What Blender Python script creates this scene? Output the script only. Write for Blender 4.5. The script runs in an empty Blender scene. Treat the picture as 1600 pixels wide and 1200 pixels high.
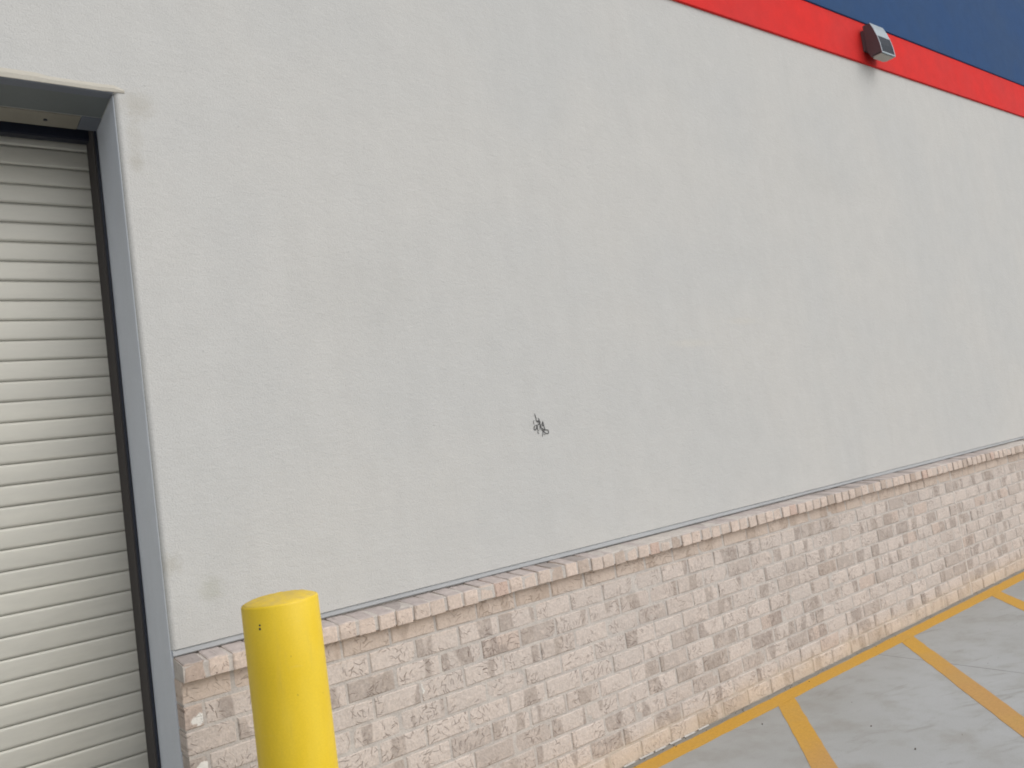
import bpy, bmesh, math, random
from mathutils import Vector, Matrix

# ------------------------------------------------------------------ camera, sky, sun, exposure
sc = bpy.context.scene
COL = sc.collection
R = math.radians

cam_d = bpy.data.cameras.new('camera')
cam_d.sensor_fit = 'HORIZONTAL'; cam_d.sensor_width = 36.0
cam_d.lens = 36.0 * 1243.29 / 1600.0
cam_d.clip_start = 0.05; cam_d.clip_end = 2000.0
cam = bpy.data.objects.new('camera', cam_d); COL.objects.link(cam)
CR = Vector((0.79683876, -0.58802459, -0.13883472))
CU = Vector((0.06413836, -0.14616196, 0.98717929))
CF = Vector((0.60077805, 0.79552735, 0.07875258))
CP = Vector((-0.64607941, -2.96860108, 1.536))
m = Matrix.Identity(4)
for i in range(3):
    m[i][0] = CR[i]; m[i][1] = CU[i]; m[i][2] = -CF[i]; m[i][3] = CP[i]
cam.matrix_world = m
sc.camera = cam

SUN_EL, SUN_AZ = R(44), R(148)      # azimuth clockwise from +Y: behind the viewer, over the right shoulder
world = bpy.data.worlds.new('World'); sc.world = world; world.use_nodes = True
wn = world.node_tree.nodes; wl = world.node_tree.links
for n in list(wn): wn.remove(n)
sky = wn.new('ShaderNodeTexSky'); sky.sky_type = 'NISHITA'; sky.sun_disc = False
sky.sun_elevation = SUN_EL; sky.sun_rotation = SUN_AZ
sky.air_density = 1.0; sky.dust_density = 3.0; sky.ozone_density = 1.0
hs = wn.new('ShaderNodeHueSaturation'); hs.inputs['Saturation'].default_value = 0.22   # thin overcast
bg = wn.new('ShaderNodeBackground'); bg.inputs['Strength'].default_value = 0.15
wo = wn.new('ShaderNodeOutputWorld')
wl.new(sky.outputs[0], hs.inputs['Color']); wl.new(hs.outputs[0], bg.inputs['Color']); wl.new(bg.outputs[0], wo.inputs[0])

sun_d = bpy.data.lights.new('sun', 'SUN'); sun_d.energy = 0.8; sun_d.angle = R(85); sun_d.color = (1.0, 0.965, 0.92)
sun = bpy.data.objects.new('sun', sun_d); COL.objects.link(sun)
to_sun = Vector((math.sin(SUN_AZ) * math.cos(SUN_EL), math.cos(SUN_AZ) * math.cos(SUN_EL), math.sin(SUN_EL)))
sun.rotation_euler = to_sun.to_track_quat('Z', 'Y').to_euler()
sun.location = (0, -10, 12)

vs = sc.view_settings
sc.display_settings.display_device = 'sRGB'
vs.view_transform = 'Standard'; vs.look = 'None'; vs.gamma = 1.0; vs.use_curve_mapping = False
vs.exposure = 0.06
sc.cycles.filter_width = 1.9
sc.cycles.max_bounces = 5; sc.cycles.diffuse_bounces = 3; sc.cycles.glossy_bounces = 2; sc.cycles.transmission_bounces = 0

# ------------------------------------------------------------------ node helpers
class G:
    """tiny wrapper for building a material's node graph"""
    def __init__(s, name, rough=0.8, spec=0.3, metal=0.0):
        s.m = bpy.data.materials.new(name); s.m.use_nodes = True
        s.t = s.m.node_tree
        s.b = s.t.nodes['Principled BSDF']
        s.b.inputs['Roughness'].default_value = rough
        s.b.inputs['Metallic'].default_value = metal
        s.b.inputs['Specular IOR Level'].default_value = spec
        s.pos = s.n('ShaderNodeNewGeometry').outputs['Position']
    def n(s, k): return s.t.nodes.new(k)
    def put(s, sock, v):
        if isinstance(v, bpy.types.NodeSocket): s.t.links.new(v, sock)
        elif v is not None:
            if sock.type == 'RGBA' and len(v) == 3: v = (*v, 1)
            sock.default_value = v
    def math(s, op, a, b=None, c=None, clamp=False):
        n = s.n('ShaderNodeMath'); n.operation = op; n.use_clamp = clamp
        for i, v in enumerate((a, b, c)):
            if v is not None: s.put(n.inputs[i], v)
        return n.outputs[0]
    def vec(s, op, a, b=None):
        n = s.n('ShaderNodeVectorMath'); n.operation = op
        s.put(n.inputs[0], a)
        if b is not None: s.put(n.inputs[1], b)
        return n.outputs['Value'] if op in ('LENGTH', 'DISTANCE', 'DOT_PRODUCT') else n.outputs[0]
    def xyz(s, v):
        n = s.n('ShaderNodeSeparateXYZ'); s.put(n.inputs[0], v); return n.outputs
    def comb(s, x=0.0, y=0.0, z=0.0):
        n = s.n('ShaderNodeCombineXYZ')
        for i, v in enumerate((x, y, z)): s.put(n.inputs[i], v)
        return n.outputs[0]
    def noise(s, v, scale, detail=3.0, rough=0.55, dist=0.0):
        n = s.n('ShaderNodeTexNoise'); s.put(n.inputs['Vector'], v)
        n.inputs['Scale'].default_value = scale; n.inputs['Detail'].default_value = detail
        n.inputs['Roughness'].default_value = rough; n.inputs['Distortion'].default_value = dist
        return n.outputs['Fac']
    def white(s, v):
        n = s.n('ShaderNodeTexWhiteNoise'); n.noise_dimensions = '3D'; s.put(n.inputs['Vector'], v); return n.outputs['Value']
    def ramp(s, f, lo, hi, a=0.0, b=1.0):
        n = s.n('ShaderNodeMapRange'); n.interpolation_type = 'SMOOTHSTEP'
        s.put(n.inputs[0], f)
        for i, v in enumerate((lo, hi, a, b)): s.put(n.inputs[i + 1], v)
        return n.outputs[0]
    def lin(s, f, lo, hi, a=0.0, b=1.0):
        n = s.n('ShaderNodeMapRange'); s.put(n.inputs[0], f)
        for i, v in enumerate((lo, hi, a, b)): s.put(n.inputs[i + 1], v)
        return n.outputs[0]
    def mix(s, f, a, b, blend='MIX'):
        n = s.n('ShaderNodeMix'); n.data_type = 'RGBA'; n.blend_type = blend
        s.put(n.inputs[0], f); s.put(n.inputs[6], a); s.put(n.inputs[7], b)
        return n.outputs[2]
    def grey(s, f):                                   # scalar -> colour multiplier
        n = s.n('ShaderNodeCombineColor')
        for i in range(3): s.put(n.inputs[i], f)
        return n.outputs[0]
    def mul(s, col, f): return s.mix(1.0, col, s.grey(f), 'MULTIPLY')
    def bump(s, h, dist, strength=1.0, prev=None):
        n = s.n('ShaderNodeBump'); n.inputs['Strength'].default_value = strength; n.inputs['Distance'].default_value = dist
        s.put(n.inputs['Height'], h)
        if prev is not None: s.put(n.inputs['Normal'], prev)
        return n.outputs[0]
    def done(s, col=None, normal=None, rough=None):
        if col is not None: s.put(s.b.inputs['Base Color'], col)
        if normal is not None: s.put(s.b.inputs['Normal'], normal)
        if rough is not None: s.put(s.b.inputs['Roughness'], rough)
        return s.m

def blot(g, centre, radius, squash=(1, 1, 1), power=0.9):
    """soft irregular stain of its own shape around a point of the wall"""
    d = g.vec('SUBTRACT', g.pos, centre)
    d = g.vec('MULTIPLY', d, tuple(1.0 / (radius * q) for q in squash))
    l = g.vec('LENGTH', d)
    if not hasattr(g, 'nz'): g.nz = g.noise(g.pos, 45.0, 2.0)
    nz = g.nz
    l = g.math('ADD', l, g.math('MULTIPLY', g.math('SUBTRACT', nz, 0.5), 1.1))
    return g.ramp(l, 1.1, 0.1, 0.0, power)

# ------------------------------------------------------------------ materials
def mat_stucco():
    g = G('stucco_paint', 0.92, 0.18)
    big = g.noise(g.pos, 0.9, 2.0, 0.6)
    mid = g.noise(g.pos, 7.0, 3.0, 0.65)
    fine = g.noise(g.pos, 190.0, 1.0, 0.7)
    trowel = g.noise(g.vec('MULTIPLY', g.pos, (22.0, 22.0, 38.0)), 1.0, 2.0, 0.6, 0.5)
    col = g.mix(g.ramp(big, 0.35, 0.65), (0.523, 0.523, 0.508), (0.543, 0.537, 0.515))
    col = g.mul(col, g.lin(mid, 0.3, 0.7, 0.975, 1.02))
    col = g.mul(col, g.lin(fine, 0.3, 0.7, 0.925, 1.06))
    run = g.noise(g.vec('MULTIPLY', g.pos, (11.0, 11.0, 0.5)), 1.0, 3.0, 0.6)
    col = g.mul(col, g.lin(run, 0.35, 0.75, 1.006, 0.982))
    pits = g.ramp(g.noise(g.pos, 60.0, 1.0, 0.5), 0.72, 0.80)
    col = g.mul(col, g.lin(pits, 0, 1, 1.0, 0.86))
    for c, r, sq, p, k in [((0.022, 0, 1.30), 0.05, (1, 1, 1), 0.34, (0.36, 0.34, 0.28)),
                           ((0.150, 0, 1.187), 0.055, (1, 1, 1.1), 0.30, (0.34, 0.34, 0.26)),
                           ((0.075, 0, 2.96), 0.06, (1.3, 1, 1.2), 0.4, (0.40, 0.375, 0.32)),
                           ((0.055, 0, 2.84), 0.05, (0.7, 1, 2.2), 0.3, (0.42, 0.40, 0.35)),
                           ((0.05, 0, 2.74), 0.035, (1, 1, 1.5), 0.4, (0.38, 0.36, 0.31)),
                           ((2.9, 0, 1.98), 0.09, (2.6, 1, 0.35), 0.3, (0.6, 0.57, 0.5)),
                           ((3.4, 0, 2.1), 0.1, (2.0, 1, 0.3), 0.25, (0.6, 0.57, 0.5)),
                           ((0.9, 0, 2.25), 0.3, (1.4, 1, 1.0), 0.16, (0.43, 0.43, 0.41)),
                           ((4.6, 0, 3.1), 0.4, (1.6, 1, 0.6), 0.16, (0.44, 0.44, 0.42))]:
        col = g.mix(blot(g, c, r, sq, p), col, k)
    h = g.math('MULTIPLY_ADD', trowel, 0.0017, g.math('MULTIPLY', fine, 0.0012))
    nm = g.bump(h, 1.0)
    return g.done(col, nm)

def mat_band(name, a, b, rough=0.7):
    g = G(name, rough, 0.08)
    big = g.noise(g.pos, 1.4, 4.0, 0.6); fine = g.noise(g.pos, 150.0, 3.0, 0.7); mid = g.noise(g.pos, 9.0, 3.0)
    col = g.mix(g.ramp(big, 0.3, 0.7), a, b)
    col = g.mul(col, g.lin(mid, 0.3, 0.7, 0.95, 1.04)); col = g.mul(col, g.lin(fine, 0.3, 0.7, 0.93, 1.05))
    nm = g.bump(g.math('MULTIPLY_ADD', fine, 0.0012, g.math('MULTIPLY', mid, 0.002)), 1.0)
    return g.done(col, nm)

COURSE, BLEN, PH0 = 0.084, 0.2035, 0.0635
def brick_common(g, cap=False):
    p = g.xyz(g.pos); X, Y, Z = p[0], p[1], p[2]
    if cap:
        col_i = g.math('FLOOR', g.math('DIVIDE', X, 0.079)); row = 50.0
        idv = g.comb(col_i, 3.0, 7.0)
    else:
        row = g.math('FLOOR', g.math('DIVIDE', Z, COURSE))
        par = g.math('PINGPONG', row, 1.0)
        off = g.math('MULTIPLY_ADD', g.math('SUBTRACT', 1.0, par), 0.10175, PH0)
        col_i = g.math('FLOOR', g.math('DIVIDE', g.math('SUBTRACT', X, off), BLEN))
        idv = g.comb(col_i, row, 1.0)
    r1 = g.white(idv); r2 = g.white(g.vec('ADD', idv, (11.3, 5.7, 2.2))); r3 = g.white(g.vec('ADD', idv, (3.1, 15.7, 9.2)))
    shift = g.comb(g.math('MULTIPLY', r1, 9.0), g.math('MULTIPLY', r2, 7.0), g.math('MULTIPLY', r3, 5.0))
    loc = g.vec('ADD', g.pos, shift)
    return X, Y, Z, r1, r2, r3, loc

def strokes(g, loc, scale, seed, L=0.42, W=0.055):
    """short curved rolled-in cuts, locally fanned, one per voronoi cell"""
    q = g.xyz(g.vec('ADD', loc, (seed, seed * 0.7, seed * 1.3)))
    v2 = g.comb(g.math('MULTIPLY', q[0], scale), g.math('MULTIPLY', q[2], scale), 0.0)
    vo = g.n('ShaderNodeTexVoronoi'); vo.voronoi_dimensions = '2D'; vo.inputs['Scale'].default_value = 1.0
    vo.inputs['Randomness'].default_value = 0.9
    g.put(vo.inputs['Vector'], v2)
    d = g.xyz(g.vec('SUBTRACT', v2, vo.outputs['Position']))
    c = g.xyz(vo.outputs['Color'])
    ang = g.math('ADD', g.math('MULTIPLY', g.noise(vo.outputs['Position'], 0.22, 0.0), 8.0), g.math('MULTIPLY', c[0], 0.7))
    cs, sn = g.math('COSINE', ang), g.math('SINE', ang)
    u = g.math('ADD', g.math('MULTIPLY', d[0], cs), g.math('MULTIPLY', d[1], sn))
    v = g.math('SUBTRACT', g.math('MULTIPLY', d[1], cs), g.math('MULTIPLY', d[0], sn))
    v = g.math('ADD', v, g.math('MULTIPLY', g.math('MULTIPLY', u, u), g.math('MULTIPLY_ADD', c[1], 1.0, -0.5)))
    mv = g.ramp(g.math('ABSOLUTE', v), W, W * 0.25)
    mu = g.ramp(g.math('ABSOLUTE', u), L, L * 0.7)
    on = g.math('GREATER_THAN', c[2], 0.22)
    return g.math('MULTIPLY', g.math('MULTIPLY', mv, mu), on)

def mat_brick():
    g = G('tumbled_brick', 0.9, 0.15)
    X, Y, Z, r1, r2, r3, loc = brick_common(g)
    base = g.mix(r1, (0.608, 0.532, 0.478), (0.556, 0.492, 0.446))
    base = g.mix(g.math('MULTIPLY', g.math('GREATER_THAN', r2, 0.76), g.math('MULTIPLY_ADD', r1, 0.5, 0.2)), base, (0.41, 0.35, 0.31))
    base = g.mix(g.math('MULTIPLY', g.math('GREATER_THAN', r3, 0.95), 0.5), base, (0.52, 0.40, 0.33))
    # kiln-flashed grey-brown ends and patches: upright edged blocks along each brick
    q = g.xyz(loc)
    fl = g.noise(g.comb(g.math('MULTIPLY', q[0], 9.0), g.math('MULTIPLY', q[1], 3.0), g.math('MULTIPLY', q[2], 2.2)), 1.0, 1.5, 0.5)
    flm = g.ramp(fl, g.math('MULTIPLY_ADD', r3, -0.15, 0.645), g.math('MULTIPLY_ADD', r3, -0.15, 0.685))
    flm = g.math('MULTIPLY', flm, g.lin(g.noise(loc, 38.0, 3.0), 0.3, 0.7, 0.55, 1.0))
    col = g.mix(g.math('MULTIPLY', flm, 0.88), base, g.mix(r2, (0.325, 0.275, 0.245), (0.40, 0.34, 0.295)))
    blotch = g.noise(loc, 24.0, 4.0, 0.65)
    col = g.mix(g.ramp(blotch, 0.50, 0.72, 0, 0.6), col, (0.65, 0.56, 0.495))
    col = g.mul(col, g.lin(g.noise(loc, 110.0, 3.0), 0.3, 0.7, 0.86, 1.1))
    s1 = strokes(g, loc, 40.0, 0.0, 0.52, 0.07); s2 = strokes(g, loc, 30.0, 4.0, 0.50, 0.05)
    amt = g.ramp(g.noise(loc, 11.0, 1.0), 0.40, 0.62)
    st = g.math('MULTIPLY', g.math('MAXIMUM', s1, s2), amt)
    col = g.mix(g.math('MULTIPLY', st, 0.72), col, (0.28, 0.205, 0.172))
    pits = g.ramp(g.noise(loc, 75.0, 2.0), 0.73, 0.80)
    col = g.mix(g.math('MULTIPLY', pits, 0.7), col, (0.15, 0.10, 0.08))
    # mortar smears and lime bloom
    sm = g.ramp(g.noise(g.vec('ADD', g.pos, (5, 2, 1)), 14.0, 4.0, 0.6), 0.58, 0.76, 0, 0.5)
    col = g.mix(sm, col, (0.57, 0.52, 0.475))
    # yellow-tan splash stain of the lowest courses, warm dust under the cap
    wob = g.math('MULTIPLY', g.noise(g.pos, 5.0, 3.0), 0.16)
    splash = g.ramp(g.math('ADD', Z, wob), 0.235, 0.06, 0, 0.42)
    col = g.mix(splash, col, (0.62, 0.47, 0.30))
    duct = g.ramp(g.math('SUBTRACT', Z, g.math('MULTIPLY', wob, 0.25)), 0.80, 0.84, 0, 0.45)
    col = g.mix(duct, col, (0.57, 0.44, 0.34))
    for c, r, sq in [((0.883, -0.08, 0.641), 0.019, (0.8, 2, 1.7)), ((0.045, -0.08, 0.785), 0.034, (1.0, 2, 0.9)),
                     ((0.040, -0.08, 0.625), 0.036, (1.0, 2, 0.9)), ((2.1, -0.08, 0.15), 0.012, (1, 2, 1))]:
        b = blot(g, c, r, sq, 1.0)
        col = g.mix(g.ramp(b, 0.3, 0.6), col, (0.76, 0.735, 0.69))
    h = g.math('MULTIPLY_ADD', st, -0.8, g.math('MULTIPLY', g.noise(loc, 55.0, 2.0, 0.65), 0.9))
    h = g.math('MULTIPLY_ADD', pits, -0.7, h)
    nm = g.bump(g.math('ADD', h, g.math('MULTIPLY', blotch, 0.8)), 0.0034)
    return g.done(col, nm)

def mat_cap():
    g = G('cap_brick_clay', 0.9, 0.15)
    X, Y, Z, r1, r2, r3, loc = brick_common(g, True)
    col = g.mix(r1, (0.64, 0.53, 0.455), (0.575, 0.485, 0.42))
    col = g.mix(g.math('MULTIPLY', g.math('GREATER_THAN', r2, 0.92), 0.6), col, (0.53, 0.375, 0.31))
    col = g.mix(g.math('MULTIPLY', g.math('GREATER_THAN', r3, 0.82), 0.7), col, (0.42, 0.345, 0.29))
    col = g.mix(g.ramp(g.noise(loc, 22.0, 4.0, 0.65), 0.52, 0.72, 0, 0.6), col, (0.60, 0.49, 0.42))
    col = g.mul(col, g.lin(g.noise(loc, 100.0, 3.0), 0.3, 0.7, 0.87, 1.1))
    st = g.math('MULTIPLY', strokes(g, loc, 50.0, 2.0, 0.40, 0.075), g.ramp(g.noise(loc, 9.0, 1.0), 0.48, 0.62))
    col = g.mix(g.math('MULTIPLY', st, 0.6), col, (0.26, 0.17, 0.135))
    pits = g.ramp(g.noise(loc, 70.0, 2.0), 0.70, 0.78)
    col = g.mix(g.math('MULTIPLY', pits, 0.8), col, (0.14, 0.09, 0.07))
    # dust lying on the upward face: a grey-mauve film where the brick top is
    nrm = g.n('ShaderNodeNewGeometry').outputs['True Normal']
    up = g.ramp(g.xyz(nrm)[2], 0.55, 0.85)
    film = g.mix(r2, (0.41, 0.365, 0.355), (0.47, 0.42, 0.40))
    film = g.mix(g.math('MULTIPLY', g.math('GREATER_THAN', r3, 0.80), 0.8), film, (0.30, 0.275, 0.265))
    film = g.mul(film, g.lin(g.noise(loc, 30.0, 4.0), 0.3, 0.7, 0.85, 1.12))
    col = g.mix(g.math('MULTIPLY', up, 0.85), col, film)
    h = g.math('MULTIPLY_ADD', st, -0.7, g.noise(loc, 55.0, 4.0, 0.65))
    nm = g.bump(g.math('MULTIPLY_ADD', pits, -0.7, h), 0.004, 0.8)
    return g.done(col, nm)

def mat_mortar():
    g = G('mortar', 0.95, 0.1)
    n1 = g.noise(g.pos, 16.0, 4.0, 0.6); n2 = g.noise(g.pos, 150.0, 3.0, 0.7)
    Z = g.xyz(g.pos)[2]
    col = g.mix(g.ramp(n1, 0.35, 0.7), (0.50, 0.46, 0.425), (0.58, 0.535, 0.49))
    col = g.mul(col, g.lin(n2, 0.3, 0.7, 0.86, 1.1))
    wob = g.math('MULTIPLY', g.noise(g.pos, 5.0, 3.0), 0.16)
    col = g.mix(g.ramp(g.math('ADD', Z, wob), 0.235, 0.08, 0, 0.55), col, (0.55, 0.425, 0.275))
    nm = g.bump(g.math('MULTIPLY_ADD', n2, 0.0025, g.math('MULTIPLY', n1, 0.005)), 1.0)
    return g.done(col, nm)

def mat_concrete():
    g = G('pavement_concrete', 0.72, 0.3)
    big = g.noise(g.pos, 0.8, 4.0, 0.6); mid = g.noise(g.pos, 4.0, 5.0, 0.62); fine = g.noise(g.pos, 190.0, 3.0, 0.7)
    rot = g.n('ShaderNodeVectorRotate'); rot.inputs['Angle'].default_value = R(24); g.put(rot.inputs['Vector'], g.pos); rot.inputs['Axis'].default_value = (0, 0, 1)
    smear = g.noise(g.vec('MULTIPLY', rot.outputs[0], (1.6, 4.5, 1.0)), 1.5, 5.0, 0.65, 1.2)
    col = g.mix(g.ramp(big, 0.35, 0.65), (0.36, 0.367, 0.362), (0.405, 0.418, 0.421))
    col = g.mix(g.ramp(mid, 0.46, 0.72, 0, 0.65), col, (0.305, 0.297, 0.270))
    col = g.mix(g.ramp(smear, 0.54, 0.76, 0, 0.6), col, (0.240, 0.232, 0.203))
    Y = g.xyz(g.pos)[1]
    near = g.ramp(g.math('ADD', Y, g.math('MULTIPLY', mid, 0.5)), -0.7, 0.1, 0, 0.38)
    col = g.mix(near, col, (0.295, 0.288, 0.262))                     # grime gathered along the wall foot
    col = g.mul(col, g.lin(fine, 0.3, 0.7, 0.91, 1.07))
    spots = g.ramp(g.noise(g.pos, 22.0, 2.0), 0.78, 0.83)
    col = g.mix(g.math('MULTIPLY', spots, 0.4), col, (0.12, 0.115, 0.105))
    nm = g.bump(g.math('MULTIPLY_ADD', fine, 0.0009, g.math('MULTIPLY', mid, 0.0015)), 1.0)
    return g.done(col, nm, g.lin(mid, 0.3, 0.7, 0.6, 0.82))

def mat_line():
    g = G('yellow_road_paint', 0.62, 0.35)
    n1 = g.noise(g.pos, 3.0, 4.0, 0.6); n2 = g.noise(g.pos, 60.0, 4.0, 0.7); n3 = g.noise(g.pos, 180.0, 2.0)
    Y = g.xyz(g.pos)[1]
    worn = g.ramp(g.math('ADD', Y, g.math('MULTIPLY', n1, -0.8)), -0.75, -1.3)
    col = g.mix(worn, (0.585, 0.325, 0.045), (0.51, 0.29, 0.095))     # trafficked paint away from the wall is browner
    col = g.mix(g.ramp(n1, 0.45, 0.75, 0, 0.5), col, (0.52, 0.32, 0.085))
    col = g.mul(col, g.lin(n2, 0.3, 0.7, 0.88, 1.06)); col = g.mul(col, g.lin(n3, 0.3, 0.7, 0.94, 1.05))
    chip = g.ramp(n2, 0.72, 0.80)
    col = g.mix(g.math('MULTIPLY', chip, 0.6), col, (0.33, 0.30, 0.25))
    return g.done(col, g.bump(n3, 0.001, 0.5))

def mat_bollard(top=False):
    g = G('bollard_top_yellow' if top else 'bollard_yellow', 0.42, 0.45)
    n1 = g.noise(g.vec('MULTIPLY', g.pos, (1, 1, 0.35)), 6.0, 3.0, 0.6); n2 = g.noise(g.pos, 210.0, 2.0); n3 = g.noise(g.pos, 30.0, 3.0)
    col = g.mix(g.ramp(n1, 0.35, 0.65), (0.76, 0.53, 0.018), (0.78, 0.56, 0.035))
    if top: col = g.mix(g.ramp(n3, 0.3, 0.7, 0.2, 0.75), col, (0.58, 0.43, 0.12))
    col = g.mul(col, g.lin(n2, 0.3, 0.7, 0.965, 1.03))
    rub = g.noise(g.vec('MULTIPLY', g.pos, (26, 26, 3.2)), 1.0, 4.0, 0.7)
    col = g.mix(g.ramp(rub, 0.55, 0.8, 0, 0.38), col, (0.60, 0.43, 0.07))
    scuff = g.ramp(g.noise(g.vec('MULTIPLY', g.pos, (9, 9, 70)), 1.0, 3.0, 0.6), 0.68, 0.80, 0, 0.35)
    col = g.mix(scuff, col, (0.74, 0.60, 0.22))
    nick = g.ramp(g.noise(g.pos, 48.0, 1.0), 0.775, 0.82)
    col = g.mix(g.math('MULTIPLY', nick, 0.45), col, (0.30, 0.20, 0.03))
    nm = g.bump(g.math('MULTIPLY_ADD', n3, 0.002 if top else 0.0006, g.math('MULTIPLY', n2, 0.0002)), 1.0)
    return g.done(col, nm, g.lin(n3, 0.3, 0.7, 0.6, 0.75) if top else g.lin(n1, 0.3, 0.7, 0.36, 0.5))

def mat_metal(name, col, rough=0.5, spec=0.4, metal=0.0, var=0.08, scale=(6, 6, 2), dirt=None):
    g = G(name, rough, spec, metal)
    n1 = g.noise(g.vec('MULTIPLY', g.pos, scale), 1.0, 4.0, 0.6); n2 = g.noise(g.pos, 120.0, 3.0)
    c = g.mul(g.mix(0.0, col, col), g.lin(n1, 0.3, 0.7, 1 - var, 1 + var))
    c = g.mul(c, g.lin(n2, 0.3, 0.7, 0.97, 1.03))
    if dirt: c = g.mix(g.ramp(n1, 0.55, 0.8, 0, 0.6), c, dirt)
    return g.done(c, g.bump(n1, 0.003, 0.15), g.lin(n1, 0.3, 0.7, max(0.05, rough - 0.06), rough + 0.06))

def mat_slat():
    g = G('door_slat_paint', 0.45, 0.5, 0.2)
    n1 = g.noise(g.vec('MULTIPLY', g.pos, (0.5, 1, 9)), 1.0, 3.0); n2 = g.noise(g.vec('MULTIPLY', g.pos, (10, 10, 40)), 1.0, 4.0, 0.65)
    col = g.mix(g.ramp(n1, 0.3, 0.7), (0.555, 0.54, 0.48), (0.595, 0.578, 0.51))
    col = g.mul(col, g.lin(n2, 0.3, 0.7, 0.94, 1.03))
    return g.done(col, g.bump(n2, 0.001, 0.2), g.lin(n2, 0.3, 0.7, 0.38, 0.52))

M = dict(
    stucco=mat_stucco(),
    red=mat_band('red_band_paint', (0.70, 0.026, 0.022), (0.61, 0.034, 0.032)),
    blue=mat_band('blue_band_paint', (0.020, 0.066, 0.175), (0.027, 0.069, 0.162)),
    brick=mat_brick(), cap=mat_cap(), mortar=mat_mortar(),
    concrete=mat_concrete(), line=mat_line(),
    bollard=mat_bollard(), bollard_top=mat_bollard(True),
    jamb=mat_metal('jamb_grey_steel', (0.63, 0.665, 0.72), 0.5, 0.3, var=0.05),
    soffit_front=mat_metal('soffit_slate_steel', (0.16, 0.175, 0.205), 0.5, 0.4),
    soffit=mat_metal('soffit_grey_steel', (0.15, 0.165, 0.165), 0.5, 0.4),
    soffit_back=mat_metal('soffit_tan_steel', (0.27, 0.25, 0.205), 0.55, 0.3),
    cream=mat_metal('cream_sealant', (0.50, 0.475, 0.415), 0.8, 0.2, var=0.06, dirt=(0.38, 0.34, 0.28)),
    slat=mat_slat(),
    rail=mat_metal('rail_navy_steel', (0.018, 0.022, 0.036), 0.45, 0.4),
    brush=mat_metal('brush_seal', (0.090, 0.082, 0.078), 0.95, 0.1),
    dark=mat_metal('dark_void', (0.02, 0.02, 0.02), 0.9, 0.1),
    flash=mat_metal('flashing_grey_metal', (0.40, 0.415, 0.425), 0.55, 0.3, var=0.06, scale=(4, 4, 30)),
    seal=mat_metal('joint_sealant_grey', (0.26, 0.25, 0.225), 0.9, 0.15, var=0.12, scale=(12, 12, 12), dirt=(0.17, 0.155, 0.13)),
    whiteseal=mat_metal('white_sealant', (0.50, 0.48, 0.45), 0.85, 0.2, var=0.1, scale=(20, 20, 20)),
    tanseal=mat_metal('tan_sealant', (0.70, 0.64, 0.58), 0.85, 0.2, var=0.06),
    crack=mat_metal('joint_dirt', (0.22, 0.215, 0.20), 0.95, 0.1),
    debris=mat_metal('leaf_crumbs', (0.13, 0.11, 0.09), 0.95, 0.1, var=0.4, scale=(60, 60, 60)),
    bronze=mat_metal('lamp_bronze_paint', (0.125, 0.10, 0.105), 0.55, 0.25),
    silver=mat_metal('lamp_silver_and_sky_reflection', (0.24, 0.285, 0.31), 0.36, 0.4, 0.7, var=0.03),  # silver of the trim; on the upper front it stands for reflected sky
    glass=mat_metal('lamp_glass_dark_reflection', (0.020, 0.027, 0.038), 0.3, 0.03, var=0.03),  # dark reflection of the surroundings put into the glass colour
    lens=mat_metal('lamp_lens', (0.40, 0.385, 0.345), 0.45, 0.4, var=0.05),
    ink=mat_metal('black_marker', (0.09, 0.09, 0.09), 0.8, 0.2, var=0.3, scale=(220, 220, 220), dirt=(0.36, 0.36, 0.35)),
    roof=mat_metal('roof_membrane', (0.35, 0.35, 0.34), 0.9, 0.1),
)

# ------------------------------------------------------------------ mesh helpers
def link(name, me, mat, parent=None):
    o = bpy.data.objects.new(name, me); COL.objects.link(o)
    if mat is not None and not me.materials: me.materials.append(mat)
    if parent is not None: o.parent = parent
    return o
def obj(name, bm, mat, parent=None, smooth=False):
    bmesh.ops.recalc_face_normals(bm, faces=bm.faces)
    me = bpy.data.meshes.new(name); bm.to_mesh(me); bm.free()
    if smooth:
        for p in me.polygons: p.use_smooth = True
    return link(name, me, mat, parent)
def box(bm, x0, x1, y0, y1, z0, z1):
    v = [bm.verts.new((x, y, z)) for x in (x0, x1) for y in (y0, y1) for z in (z0, z1)]
    for f in ((0, 1, 3, 2), (4, 6, 7, 5), (0, 4, 5, 1), (2, 3, 7, 6), (0, 2, 6, 4), (1, 5, 7, 3)):
        bm.faces.new([v[i] for i in f])
def boxo(name, dims, mat, parent, bevel=0.0):
    bm = bmesh.new(); box(bm, *dims)
    if bevel: bmesh.ops.bevel(bm, geom=list(bm.edges), offset=bevel, segments=2, affect='EDGES')
    return obj(name, bm, mat, parent)
def prism(bm, poly, axis, a, b):
    """extrude a 2-D polygon along an axis; poly holds the two other coordinates in order"""
    def P(q, t):
        return {'x': (t, q[0], q[1]), 'y': (q[0], t, q[1]), 'z': (q[0], q[1], t)}[axis]
    A = [bm.verts.new(P(q, a)) for q in poly]; B = [bm.verts.new(P(q, b)) for q in poly]
    n = len(poly)
    bm.faces.new(A); bm.faces.new(B[::-1])
    for i in range(n): bm.faces.new([A[i], A[(i + 1) % n], B[(i + 1) % n], B[i]])
def empty(name, loc):
    o = bpy.data.objects.new(name, None); COL.objects.link(o); o.location = loc; o.empty_display_size = 0.2; return o
def tag(o, label=None, cat=None, group=None, kind=None):
    for k, v in (('label', label), ('category', cat), ('group', group), ('kind', kind)):
        if v: o[k] = v
    return o

XL, XR = -9.0, 14.0            # building front runs from XL to XR
XD = -3.05                     # door opening XD..0
ZS, ZD, ZR, ZB, ZT = 1.0132, 2.997, 4.1122, 4.457, 6.2
YB, YC, ZCT, ZCB = 0.0812, 0.1141, 0.9755, 0.9153
YJ = 0.345

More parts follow.
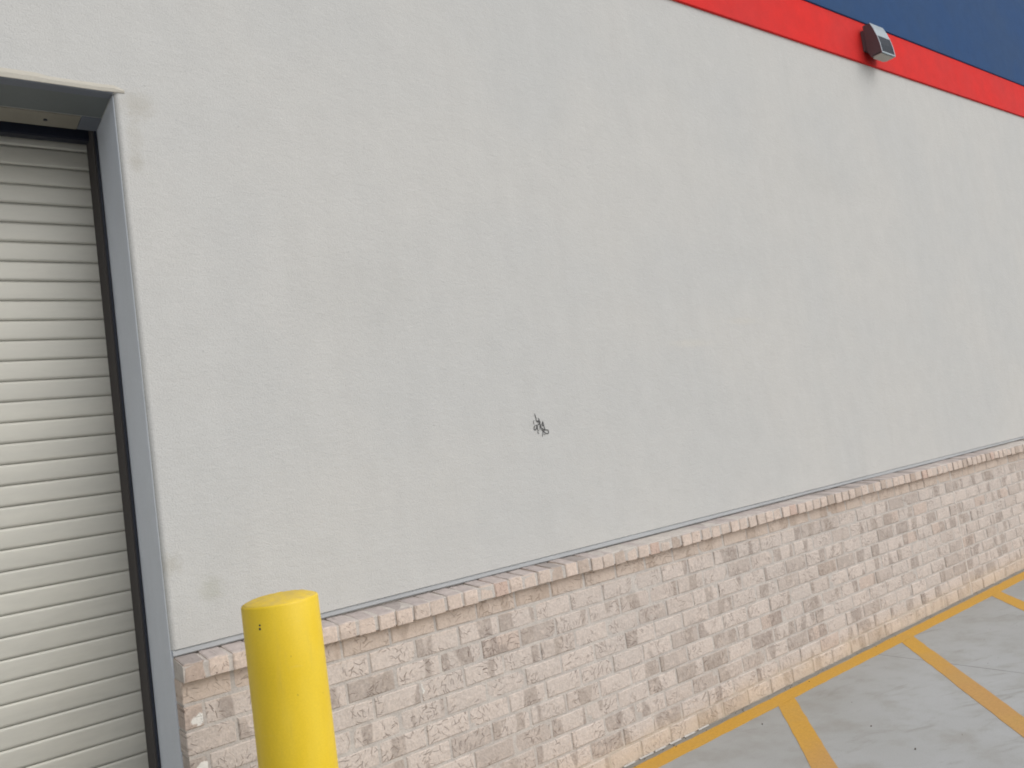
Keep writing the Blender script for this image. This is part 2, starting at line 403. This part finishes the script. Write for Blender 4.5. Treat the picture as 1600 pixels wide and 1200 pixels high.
# ------------------------------------------------------------------ pavement (setting)
bm = bmesh.new()
vs_ = [bm.verts.new(c) for c in ((-300, -300, 0), (300, -300, 0), (300, 300, 0), (-300, 300, 0))]; bm.faces.new(vs_)
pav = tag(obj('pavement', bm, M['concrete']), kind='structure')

rnd = random.Random(5)
def strip(name, A, B, w, z, mat, parent, step=0.06, jit=0.0025, square=None):
    """painted strip from A to B (centre line), slightly ragged edges"""
    A, B = Vector(A), Vector(B); L = (B - A).length; d = (B - A) / L; nrm = Vector((-d.y, d.x))
    n = max(2, int(L / step)); bm = bmesh.new(); prev = None
    for i in range(n + 1):
        c = A + d * (L * i / n)
        a = c + nrm * (w / 2 + rnd.uniform(-jit, jit)); b = c - nrm * (w / 2 + rnd.uniform(-jit, jit))
        if square is not None and i == 0:            # end cut along the wall stripe instead of square
            a = a + d * ((square - a.y) / d.y); b = b + d * ((square - b.y) / d.y)
        row = [bm.verts.new(q) for q in ((a.x, a.y, -0.001), (a.x, a.y, z), (b.x, b.y, z), (b.x, b.y, -0.001))]
        if prev:
            for k in range(3): bm.faces.new((prev[k], row[k], row[k + 1], prev[k + 1]))
        prev = row
    return obj(name, bm, mat, parent)
strip('edge_stripe', (0.42, -0.168), (XR - 0.5, -0.168), 0.098, 0.0016, M['line'], pav)
for k in range(-1, 8):
    x0 = 2.943 + 1.29 * k
    strip('hatch_stripe', (x0, -0.22), (x0 - 2.2, -2.42), 0.104, 0.0016, M['line'], pav, square=-0.2195)
strip('edge_stripe', (-1.0, -2.50), (XR - 3, -2.50), 0.10, 0.0016, M['line'], pav)
for x in (-5.0, -0.55, 3.885, 8.32, 12.76):
    strip('saw_joint', (x, -0.112), (x, -14.0), 0.0022, 0.0006, M['crack'], pav, 0.05, 0.0009)
strip('expansion_joint', (0.0, -0.0995), (XR, -0.0995), 0.034, 0.001, M['seal'], pav, 0.05, 0.002)
bm = bmesh.new()                                   # bead of pale sealant pressed into the wall foot
for i in range(9):
    x = 1.55 + i * 0.105
    prism(bm, [(-YB - 0.001, 0.0), (-YB - 0.008 - rnd.uniform(0, .003), 0.0035), (-YB - 0.006, 0.006), (-YB - 0.001, 0.008)], 'x', x, x + rnd.uniform(0.07, 0.104))
obj('sealant_bead', bm, M['whiteseal'], pav)

# ------------------------------------------------------------------ the building
B = tag(empty('store_building', (0, 0, 0)), 'grey stucco store building with red and blue bands above a brick base', 'building')

# stucco front with the door opening; the corner beside the door is rounded
bm = bmesh.new()
r = 0.018
arc = [(r - r * math.cos(t), r - r * math.sin(t)) for t in [math.pi / 2 * i / 5 for i in range(6)]]
prism(bm, arc + [(XR, 0.0), (XR, 0.55), (0.0, 0.55)], 'z', ZS, ZD)
box(bm, XL, XR, 0.0, YJ - 0.002, ZD, ZR)
arcl = [(XD - x, y) for x, y in arc]
prism(bm, [(XD, 0.55), (XL, 0.55), (XL, 0.0)] + arcl[::-1], 'z', ZS, ZD)
obj('stucco_wall', bm, M['stucco'], B)
bm = bmesh.new(); box(bm, 0.012, XR, 0.02, 0.55, -0.05, ZS); box(bm, XL, XD - 0.012, 0.02, 0.55, -0.05, ZS)
obj('base_wall', bm, M['mortar'], B)
boxo('red_band', (XL - .01, XR + .01, -0.016, 0.56, ZR, ZB), M['red'], B, 0.003)
boxo('blue_band', (XL - .02, XR + .02, -0.025, 0.56, ZB + 0.0, ZT), M['blue'], B, 0.003)
bm = bmesh.new(); box(bm, XL + .02, XR - .02, 0.562, 14.0, -0.05, ZT - .25)
obj('rear_block', bm, M['stucco'], B)
boxo('roof', (XL + .03, XR - .03, 0.57, 13.9, ZT - .25, ZT - .2), M['roof'], B)
boxo('metal_coping', (XL - .06, XR + .06, -0.07, 0.60, ZT, ZT + .06), M['flash'], B, 0.004)

# sheet-metal flashing under the stucco, wavy at its lower lip
for xa, xb in ((0.004, XR), (XL, XD - 0.004)):
    bm = bmesh.new(); prev = None; n = int((xb - xa) / 0.12)
    for i in range(n + 1):
        x = xa + (xb - xa) * i / n
        w = 0.0016 * math.sin(x * 2.1) + rnd.uniform(-.0006, .0006)
        row = [bm.verts.new(q) for q in ((x, 0.010, ZS + 0.003), (x, 0.0035 + w, ZS - 0.006), (x, 0.002 + w, ZS - 0.020 + w), (x, 0.0065 + w, ZS - 0.0245 + w), (x, 0.03, ZS - 0.0245 + w))]
        if prev:
            for a in range(4): bm.faces.new((prev[a], row[a], row[a + 1], prev[a + 1]))
        prev = row
    obj('flashing', bm, M['flash'], B)

# ---- brick base: every brick its own piece, mortar between
def in_view(x, z):
    d = Vector((x, -YB, z)) - CP; t = d.dot(CF)
    if t < 0.1: return None
    u, v = 1243.29 * d.dot(CR) / t, 1243.29 * d.dot(CU) / t
    return u + 800, 600 - v, t
def brick_mesh(seed, L, D, H, yface, rag=0.0016, relief=0.0014):
    """tumbled brick: front face of 4x2 cells with uneven outline, chamfered, centred at x=0, bottom z=0, front at y=-yface"""
    rr = random.Random(seed); bm = bmesh.new(); nx, nz = 4, 2
    gf = []
    for j in range(nz + 1):
        rowv = []
        for i in range(nx + 1):
            edge = i in (0, nx) or j in (0, nz); corner = i in (0, nx) and j in (0, nz)
            x = -L / 2 + L * i / nx; z = H * j / nz
            inx = (0.003 + rr.uniform(0, rag)) * (1 if i == 0 else -1 if i == nx else 0)
            inz = (0.003 + rr.uniform(0, rag)) * (1 if j == 0 else -1 if j == nz else 0)
            y = -yface + rr.uniform(0, relief) + (0.0008 if edge else 0) + (rr.uniform(0, 0.003) if corner else 0)
            rowv.append(bm.verts.new((x + inx, y, z + inz)))
        gf.append(rowv)
    for j in range(nz):
        for i in range(nx): bm.faces.new((gf[j][i], gf[j][i + 1], gf[j + 1][i + 1], gf[j + 1][i]))
    ring = [gf[0][i] for i in range(nx + 1)] + [gf[j][nx] for j in range(1, nz + 1)] + [gf[nz][i] for i in range(nx - 1, -1, -1)] + [gf[j][0] for j in range(nz - 1, 0, -1)]
    def outer(v):
        x = max(-L / 2, min(L / 2, v.co.x * 1.0)); z = v.co.z
        x = -L / 2 if v.co.x < -L / 2 + .0065 else L / 2 if v.co.x > L / 2 - .0065 else v.co.x
        z = 0.0 if v.co.z < .0065 else H if v.co.z > H - .0065 else v.co.z
        return x, z
    r1 = [bm.verts.new((outer(v)[0], -yface + 0.0045, outer(v)[1])) for v in ring]
    n = len(ring)
    for i in range(n): bm.faces.new((ring[i], ring[(i + 1) % n], r1[(i + 1) % n], r1[i]))
    bk = [bm.verts.new(c) for c in ((-L / 2, -yface + D, 0), (L / 2, -yface + D, 0), (L / 2, -yface + D, H), (-L / 2, -yface + D, H))]
    bm.faces.new((r1[0:nx + 1][::-1] + [bk[0], bk[1]])[::-1])
    bm.faces.new((r1[nx:nx + nz + 1][::-1] + [bk[1], bk[2]])[::-1])
    bm.faces.new((r1[nx + nz:2 * nx + nz + 1][::-1] + [bk[2], bk[3]])[::-1])
    bm.faces.new(([r1[0]] + r1[2 * nx + nz:][::-1] + [bk[3], bk[0]])[::-1])
    bm.faces.new(bk)
    bmesh.ops.recalc_face_normals(bm, faces=bm.faces)
    me = bpy.data.meshes.new('brick'); bm.to_mesh(me); bm.free(); return me

wains = boxo('brick_base', (0.003, XR, -YB + 0.0044, 0.016, -0.05, ZCB + 0.004), M['mortar'], B)
wains['label'] = 'brick base course wall of pale tumbled bricks with mortar'
J = 0.0105
XJ = 5.468
specs = []
for k in range(0, 11):
    z0 = k * COURSE + J * 0.5; z1 = (k + 1) * COURSE - J * 0.5
    if k == 10: z1 = ZCB + 0.003
    if k == 0: z0 = 0.001
    off = PH0 + (0.0 if k % 2 == 1 else 0.10175)
    n = -2
    while True:
        a = off + n * BLEN; b = a + BLEN; n += 1
        if a > XR: break
        for (lo, hi) in ((0.0, XJ - 0.004), (XJ + 0.004, XR)):
            xa, xb = max(a + J * 0.5, lo), min(b - J * 0.5, hi)
            if xb - xa > 0.022: specs.append((xa, xb, z0, z1))
variants = [brick_mesh(i, 0.193, 0.090, 0.0735, 0.0) for i in range(14)]
for me in variants: me.materials.append(M['brick'])
rb = random.Random(11)
scored = []
for s in specs:
    q = in_view((s[0] + s[1]) / 2, (s[2] + s[3]) / 2)
    vis = q and -15 < q[0] < 1615 and 0 < q[1] < 1212
    scored.append(((1000.0 if vis else 0) / (q[2] if q else 99), s))
scored.sort(key=lambda t: -t[0])
def place_brick(s, me):
    xa, xb, z0, z1 = s
    return (Matrix.Translation(((xa + xb) / 2 + rb.uniform(-.0012, .0012), -YB + rb.uniform(-.0022, .0018), z0)) @
            Matrix.Rotation(rb.uniform(-.006, .006), 4, 'Y') @ Matrix.Rotation(rb.uniform(-.012, .012), 4, 'Z') @
            Matrix.Diagonal(((xb - xa) / 0.193, 1, (z1 - z0) / 0.0735, 1)))
rest = bmesh.new()
for i, (_, s) in enumerate(scored):
    me = variants[rb.randrange(len(variants))]
    mw = place_brick(s, me)
    if i < 300:
        o = link('brick', me, None, wains); o.matrix_local = mw
    else:
        tmp = bmesh.new(); tmp.from_mesh(me); tmp.transform(mw)
        t2 = bpy.data.meshes.new('t'); tmp.to_mesh(t2); tmp.free(); rest.from_mesh(t2); bpy.data.meshes.remove(t2)
tag(obj('brick_remainder', rest, M['brick'], wains), kind='stuff')
bm = bmesh.new(); box(bm, XJ - 0.0048, XJ + 0.0048, -YB + 0.0030, -0.06, 0.0, ZCB)
obj('movement_joint', bm, M['tanseal'], wains)

# brick base left of the door (outside the frame) as one mass
lb = bmesh.new()
box(lb, XL, XD - 0.003, -YB + 0.0052, 0.016, -0.05, ZCB + .004)
obj('mortar_bed', lb, M['mortar'], B)
lb = bmesh.new()
for k in range(11):
    z0 = k * COURSE + J * 0.5; z1 = (k + 1) * COURSE - J * 0.5
    off = PH0 + (0.0 if k % 2 == 1 else 0.10175)
    n = math.ceil((XL - off) / BLEN)
    while off + n * BLEN < XD:
        xa = off + n * BLEN + J / 2; xb = min(xa + BLEN - J, XD); n += 1
        if xb - xa < .03: continue
        tmp = bmesh.new(); tmp.from_mesh(variants[rb.randrange(14)]); tmp.transform(place_brick((xa, xb, z0, z1), None))
        t2 = bpy.data.meshes.new('t'); tmp.to_mesh(t2); tmp.free(); lb.from_mesh(t2); bpy.data.meshes.remove(t2)
tag(obj('brick_field', lb, M['brick'], B), kind='stuff')

# ---- rowlock cap: bricks on edge, each a piece
CW = 0.079
bm = bmesh.new()
prism(bm, [(-YC + 0.0045, ZCB + 0.004), (-YC + 0.0045, ZCT - 0.005), (-YC + 0.010, ZCT - 0.0015), (-YC * .45, ZCT + 0.0032), (0.018, ZCT + 0.0075), (0.018, ZCB + 0.004)], 'x', 0.004, XR)
caps = obj('brick_cap', bm, M['mortar'], B)
caps['label'] = 'rowlock cap of brick headers along the top of the brick base'
def cap_mesh(seed):
    rr = random.Random(seed); bm = bmesh.new(); w = CW - 0.0095 - rr.uniform(0, .004); H = ZCT - ZCB
    j = lambda a: rr.uniform(-a, a)
    prof = [(-YC + j(.0015), 0.002), (-YC + j(.001), H * .5), (-YC + 0.0015 + j(.001), H - 0.004), (-YC + 0.007, H + j(.0008)), (-YC * .45, H + 0.005 + j(.001)), (0.012, H + 0.0095), (0.012, 0.0), (-YC + 0.008, -0.001)]
    rows = []
    for t, inn in ((0, 0.0028), (0.08, 0), (0.5, 0), (0.92, 0), (1, 0.0028)):
        row = []
        for a, (y, z) in enumerate(prof):
            f = inn if a in (0, 1, 2, 3, 4) else 0
            row.append(bm.verts.new((-w / 2 + w * t + (j(.0009) if 0 < t < 1 else j(.0006)), y + f + j(.0006), z - (f * .7 if a in (3, 4) else 0) + j(.0008))))
        rows.append(row)
    n = len(prof)
    for a in range(4):
        for b in range(n): bm.faces.new((rows[a][b], rows[a][(b + 1) % n], rows[a + 1][(b + 1) % n], rows[a + 1][b]))
    bm.faces.new(rows[0]); bm.faces.new(rows[-1][::-1])
    bmesh.ops.recalc_face_normals(bm, faces=bm.faces)
    me = bpy.data.meshes.new('cap_brick'); bm.to_mesh(me); bm.free(); me.materials.append(M['cap']); return me
cvar = [cap_mesh(100 + i) for i in range(10)]
for i in range(int(XR / CW)):
    xc = (i + 0.5) * CW + 0.0008
    if xc + CW / 2 > XR: break
    wave = 0.0024 * math.sin(xc * 1.7) + 0.0022 * math.sin(xc * 4.3 + 1)
    o = link('cap_brick', cvar[rb.randrange(10)], None, caps)
    o.location = (xc + rb.uniform(-.001, .001), rb.uniform(-.005, .003), ZCB + wave + rb.uniform(-.0018, .0018))
    o.rotation_euler = (rb.uniform(-.02, .02), rb.uniform(-.03, .03), rb.uniform(-.03, .03))
boxo('cap_ledge', (XL, XD - 0.004, -YC, 0.016, ZCB + .004, ZCT), M['cap'], B, 0.004)

# ---- door recess: jambs, soffit, rails, head trim
for nm, xs in (('door_jamb', (-0.002, 0.02)), ('door_jamb', (XD - 0.02, XD + 0.002))):
    bm = bmesh.new(); box(bm, xs[0], xs[1], 0.016, YJ, 0.0, ZD - 0.001)
    obj(nm, bm, M['jamb'], B)
# below the stucco the jamb runs on past the brick return
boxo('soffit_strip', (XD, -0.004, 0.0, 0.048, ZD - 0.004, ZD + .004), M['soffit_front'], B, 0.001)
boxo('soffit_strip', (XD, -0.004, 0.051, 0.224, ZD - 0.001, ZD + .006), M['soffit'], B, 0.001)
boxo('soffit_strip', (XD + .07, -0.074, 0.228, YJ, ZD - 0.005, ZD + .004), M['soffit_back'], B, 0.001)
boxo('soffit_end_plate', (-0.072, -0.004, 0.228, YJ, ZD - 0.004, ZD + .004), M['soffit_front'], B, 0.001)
bm = bmesh.new()
bmesh.ops.create_cone(bm, cap_ends=True, segments=14, radius1=0.007, radius2=0.006, depth=0.005, matrix=Matrix.Translation((-0.185, 0.285, ZD - 0.0068)))
obj('soffit_screw', bm, M['rail'], B)
# cream sealant lip smeared along the head of the opening, cracked top edge
bm = bmesh.new(); prev = None; n = 90
for i in range(n + 1):
    x = XD - .02 + (0.035 - XD + .02) * i / n
    zt = ZD + 0.028 + rnd.uniform(-.0025, .0025) + (0.003 * math.sin(x * 14))
    if x > 0.0: zt -= (x / 0.035) * 0.014
    zb_ = ZD - 0.001 if x < 0 else ZD + 0.001 + x * .03
    row = [bm.verts.new(c) for c in ((x, -0.0035, zb_), (x, -0.0055, (zb_ + zt) / 2), (x, -0.002, zt), (x, 0.002, zt + .001))] + [bm.verts.new((x, 0.006, zb_))]
    if prev:
        for a in range(3): bm.faces.new((prev[a], row[a], row[a + 1], prev[a + 1]))
        bm.faces.new((prev[4], row[4], row[0], prev[0]))
    prev = row
obj('head_trim', bm, M['cream'], B)

# rolling door: curved slats in side guides
D = empty('rolling_door', (0, 0, 0)); D.parent = B
D['label'] = 'cream rolling steel door of narrow curved slats'
YD, PITCH, Z0 = 0.503, 0.0772, 0.0346 - 0.0772
prof = []
for i in range(9):
    t = i / 8.0
    prof.append((-0.0010 * (1 - (2 * t - 1) ** 2), 0.0022 + t * (PITCH - 0.0052)))
bm = bmesh.new(); rows = []
pts = [(0.006, 0.0)] + [(y, z) for y, z in prof] + [(0.006, PITCH - 0.001)]
for x in (XD + 0.008, -0.008):
    rows.append([bm.verts.new((x, y, z)) for y, z in pts])
for a in range(len(pts) - 1): bm.faces.new((rows[0][a], rows[0][a + 1], rows[1][a + 1], rows[1][a]))
bmesh.ops.recalc_face_normals(bm, faces=bm.faces)
sm = bpy.data.meshes.new('slat'); bm.to_mesh(sm); bm.free(); sm.materials.append(M['slat'])
for p in sm.polygons: p.use_smooth = True
rs = random.Random(3)
for k in range(46):
    o = link('slat', sm, None, D); o.location = (0, YD + rs.uniform(-.0008, .0008), Z0 + k * PITCH); o.rotation_euler = (rs.uniform(-.006, .006), 0, 0)
boxo('curtain_backing', (XD + .02, -.02, YD + .012, YD + .02, 0, 3.44), M['dark'], D)
for s, xj in ((1, -0.004), (-1, XD + 0.004)):
    bm = bmesh.new(); box(bm, *sorted((xj, xj - s * 0.008)), YJ - 0.002, YD + 0.008, 0.0, 3.45); obj('guide_rail', bm, M['rail'], D)
    bm = bmesh.new(); box(bm, *sorted((xj - s * 0.0082, xj - s * 0.012)), YJ + 0.012, YD - 0.004, 0.0, 3.40); obj('brush_seal', bm, M['brush'], D)
boxo('hood_side', (XD, 0, YJ + .002, 0.55, 3.46, 3.50), M['dark'], D)
boxo('lintel_gap_shade', (XD + .004, -.006, YD - .070, YD - .020, 2.990, 3.3), M['rail'], D, 0.004)  # dark strip added to blacken the gap behind the soffit and shade the top slats
boxo('bottom_bar', (XD + .03, -.03, YD - .022, YD + .006, 0.001, 0.05), M['rail'], D)

# marker scribble on the stucco
SC = [[(1.7039, 1.6802), (1.7063, 1.6662), (1.7085, 1.6568), (1.7077, 1.6476), (1.7134, 1.6436), (1.7237, 1.6438), (1.7268, 1.6366), (1.7227, 1.6301), (1.7128, 1.6241)], [(1.7202, 1.6568), (1.725, 1.6506), (1.7264, 1.6424), (1.7297, 1.6363), (1.7237, 1.6277), (1.712, 1.6276)], [(1.707, 1.6408), (1.7184, 1.6386), (1.7262, 1.6332)], [(1.6984, 1.6255), (1.6904, 1.6171), (1.689, 1.6057), (1.6957, 1.6028), (1.7031, 1.6112), (1.706, 1.6224), (1.7013, 1.6252)], [(1.7128, 1.6241), (1.7093, 1.6129), (1.7101, 1.6013), (1.7132, 1.5941)], [(1.7252, 1.6275), (1.7256, 1.6136), (1.7217, 1.6002)], [(1.7466, 1.6394), (1.741, 1.6283), (1.7414, 1.619), (1.7487, 1.6183), (1.7474, 1.6277), (1.7466, 1.6394)], [(1.7314, 1.6292), (1.7308, 1.6177), (1.7335, 1.6082), (1.7464, 1.5977), (1.7407, 1.5913), (1.7297, 1.604)], [(1.7487, 1.6183), (1.751, 1.6065), (1.7507, 1.5973), (1.7426, 1.5935)], [(1.7335, 1.6082), (1.741, 1.6006), (1.7551, 1.5968), (1.7696, 1.5942), (1.7721, 1.5835), (1.7666, 1.5783), (1.7551, 1.5806), (1.742, 1.5901), (1.7383, 1.5939)], [(1.6939, 1.6489), (1.6899, 1.6401), (1.691, 1.6296)], [(1.7074, 1.5947), (1.7075, 1.5867), (1.7142, 1.5837)], [(1.7374, 1.5894), (1.7343, 1.5758), (1.7304, 1.567)], [(1.7414, 1.5786), (1.7509, 1.5741)]]
bm = bmesh.new(); yy = -0.0012
for si, st in enumerate(SC):
    pts = []
    for i in range(len(st) - 1):                      # round the polyline off
        p0 = Vector(st[max(i - 1, 0)]); p1 = Vector(st[i]); p2 = Vector(st[i + 1]); p3 = Vector(st[min(i + 2, len(st) - 1)])
        for q in range(4):
            t = q / 4
            pts.append(0.5 * ((2 * p1) + (p2 - p0) * t + (2 * p0 - 5 * p1 + 4 * p2 - p3) * t * t + (3 * p1 - p0 - 3 * p2 + p3) * t ** 3))
    pts.append(Vector(st[-1])); prev = None
    for i, c in enumerate(pts):
        d = (pts[min(i + 1, len(pts) - 1)] - pts[max(i - 1, 0)]).normalized()
        e = min(i, len(pts) - 1 - i) / 3.0
        w = 0.0026 * (0.5 + 0.5 * min(1, e)) * (0.7 if si >= 10 else 1.0)
        a, b = c + Vector((-d.y, d.x)) * w, c - Vector((-d.y, d.x)) * w
        va, vb = bm.verts.new((a.x, yy, a.y)), bm.verts.new((b.x, yy, b.y))
        if prev: bm.faces.new((prev[0], va, vb, prev[1]))
        prev = (va, vb)
    yy -= 0.00005
o = obj('marker_scribble', bm, M['ink'], B); o['label'] = 'small black marker scribble on the grey stucco'

# ------------------------------------------------------------------ bollard
bo = tag(empty('bollard', (0.162, -0.65, 0.0)), 'yellow steel pipe bollard beside the rolling door', 'bollard')
RB, HB = 0.108, 1.196
bm = bmesh.new(); N = 64; prev = None
prof_b = [(RB, -0.05)] + [(RB, HB * i / 6) for i in range(1, 6)] + [(RB, HB - 0.006), (RB - 0.0016, HB - 0.002), (RB - 0.004, HB)]
for rr_, z in prof_b:
    ring = [bm.verts.new((rr_ * math.cos(2 * math.pi * i / N), rr_ * math.sin(2 * math.pi * i / N), z)) for i in range(N)]
    if prev:
        for i in range(N): bm.faces.new((prev[i], prev[(i + 1) % N], ring[(i + 1) % N], ring[i]))
    prev = ring
obj('post', bm, M['bollard'], bo, True)
bm = bmesh.new(); prev = None
rc = random.Random(8)
for rr_, z in [(RB - 0.003, HB - 0.006), (RB - 0.004, HB), (RB - 0.012, HB + 0.0035), (RB * .7, HB + 0.010), (RB * .4, HB + 0.0135), (RB * .15, HB + 0.015)]:
    ring = [bm.verts.new((rr_ * math.cos(2 * math.pi * i / 32), rr_ * math.sin(2 * math.pi * i / 32), z + (rc.uniform(-.0012, .0012) if rr_ < RB * .8 else 0))) for i in range(32)]
    if prev:
        for i in range(32): bm.faces.new((prev[i], prev[(i + 1) % 32], ring[(i + 1) % 32], ring[i]))
    prev = ring
bm.faces.new(prev)
obj('domed_top', bm, M['bollard_top'], bo, True)
bm = bmesh.new()                                     # two rust nicks near the rim
for ang, z, s in ((-143, HB - 0.048, .0030), (-143.5, HB - 0.058, .0036)):
    a = R(ang); c = Vector((math.cos(a) * RB, math.sin(a) * RB, z))
    bmesh.ops.create_uvsphere(bm, u_segments=8, v_segments=5, radius=s, matrix=Matrix.Translation(c) @ Matrix.Rotation(a, 4, 'Z') @ Matrix.Diagonal((.3, 1, 1, 1)))
obj('paint_nick', bm, M['rail'], bo)

# ------------------------------------------------------------------ wall light on the red band
wlx0, wlx1 = 5.44, 5.645
W = tag(empty('wall_light', ((wlx0 + wlx1) / 2, -0.016, 4.13)), 'bronze and silver wedge shaped wall pack light on the red band', 'light')
def rel(o): o.matrix_parent_inverse = Matrix.Translation(-W.location); return o
side = [(-0.044, 4.402), (-0.098, 4.398), (-0.118, 4.345), (-0.136, 4.279), (-0.148, 4.21), (-0.153, 4.145), (-0.069, 4.136), (-0.044, 4.20)]
bm = bmesh.new(); prism(bm, side, 'x', wlx0, wlx1)
bmesh.ops.bevel(bm, geom=list(bm.edges), offset=0.003, segments=2, affect='EDGES')
rel(obj('housing', bm, M['bronze'], W))
rel(boxo('back_plate', (wlx0 + .004, wlx1 - .004, -0.046, -0.0165, 4.205, 4.37), M['bronze'], W, 0.004))
def face_strip(name, pts, x0, x1, off, mat):
    bm = bmesh.new(); prev = None
    P = [Vector(p) for p in pts]
    for i, p in enumerate(P):
        d = (P[min(i + 1, len(P) - 1)] - P[max(i - 1, 0)]).normalized(); nn = Vector((d.y, -d.x))
        if nn.x > 0: nn = -nn
        q = p + nn * off; q2 = p + nn * 0.0005
        row = [bm.verts.new(c) for c in ((x0, q2.x, q2.y), (x0, q.x, q.y), (x1, q.x, q.y), (x1, q2.x, q2.y))]
        if prev:
            for a in range(3): bm.faces.new((prev[a], row[a], row[a + 1], prev[a + 1]))
        else: bm.faces.new(row)
        prev = row
    bm.faces.new(prev[::-1])
    return rel(obj(name, bm, mat, W))
front = side[1:6]
face_strip('sky_reflection_panel', front[:3], wlx0, wlx1, 0.004, M['silver'])  # sky reflected in the upper front, built as a silver panel
face_strip('front_glass', front[2:], wlx0 + .011, wlx1 - .011, 0.003, M['glass'])  # lower front, with its dark reflection painted into the colour
face_strip('trim_bar', front[2:], wlx0, wlx0 + 0.0105, 0.005, M['silver'])
face_strip('trim_bar', front[2:], wlx1 - 0.0105, wlx1, 0.005, M['silver'])
rel(boxo('trim_bar', (wlx0, wlx1, -0.1585, -0.148, 4.133, 4.146), M['silver'], W, 0.002))
bm = bmesh.new()
prism(bm, [(wlx0 + .006, -0.147), (wlx1 - .006, -0.147), (wlx1 - .006, -0.085), (wlx1 - .03, -0.068), (wlx0 + .03, -0.068), (wlx0 + .006, -0.085)], 'z', 4.129, 4.137)
bmesh.ops.bevel(bm, geom=list(bm.edges), offset=0.002, segments=1, affect='EDGES')
rel(obj('lens', bm, M['lens'], W))

# ------------------------------------------------------------------ crumbs and leaf bits on the concrete
bm = bmesh.new(); rd = random.Random(21)
spots = [(2.72, -1.02, .006), (2.86, -0.74, .004), (4.6, -0.86, .006), (3.0, -1.45, .006), (2.62, -0.30, .005)]
for i in range(110):
    spots.append((rd.uniform(0.6, 9.0), -0.088 - abs(rd.gauss(0, 0.022)), rd.uniform(.001, .0032)))
for i in range(45):
    spots.append((rd.uniform(0.5, 7.5), rd.uniform(-2.2, -0.15), rd.uniform(.0006, .0016)))
for x, y, s in spots:
    a = rd.uniform(0, 6.28); k = 5
    top = [bm.verts.new((x + .7 * s * (1 + rd.uniform(-.4, .4)) * math.cos(a + i * 6.283 / k) * 1.3, y + .7 * s * (1 + rd.uniform(-.4, .4)) * math.sin(a + i * 6.283 / k) * .8, 0.0045 + rd.uniform(0, s * .5))) for i in range(k)]
    base = [bm.verts.new((v.co.x, v.co.y, 0.0)) for v in top]
    bm.faces.new(top)
    for i in range(k): bm.faces.new((top[i], top[(i + 1) % k], base[(i + 1) % k], base[i]))
tag(obj('debris', bm, M['debris']), 'dark crumbs and leaf bits scattered on the concrete by the wall foot', 'debris', kind='stuff')
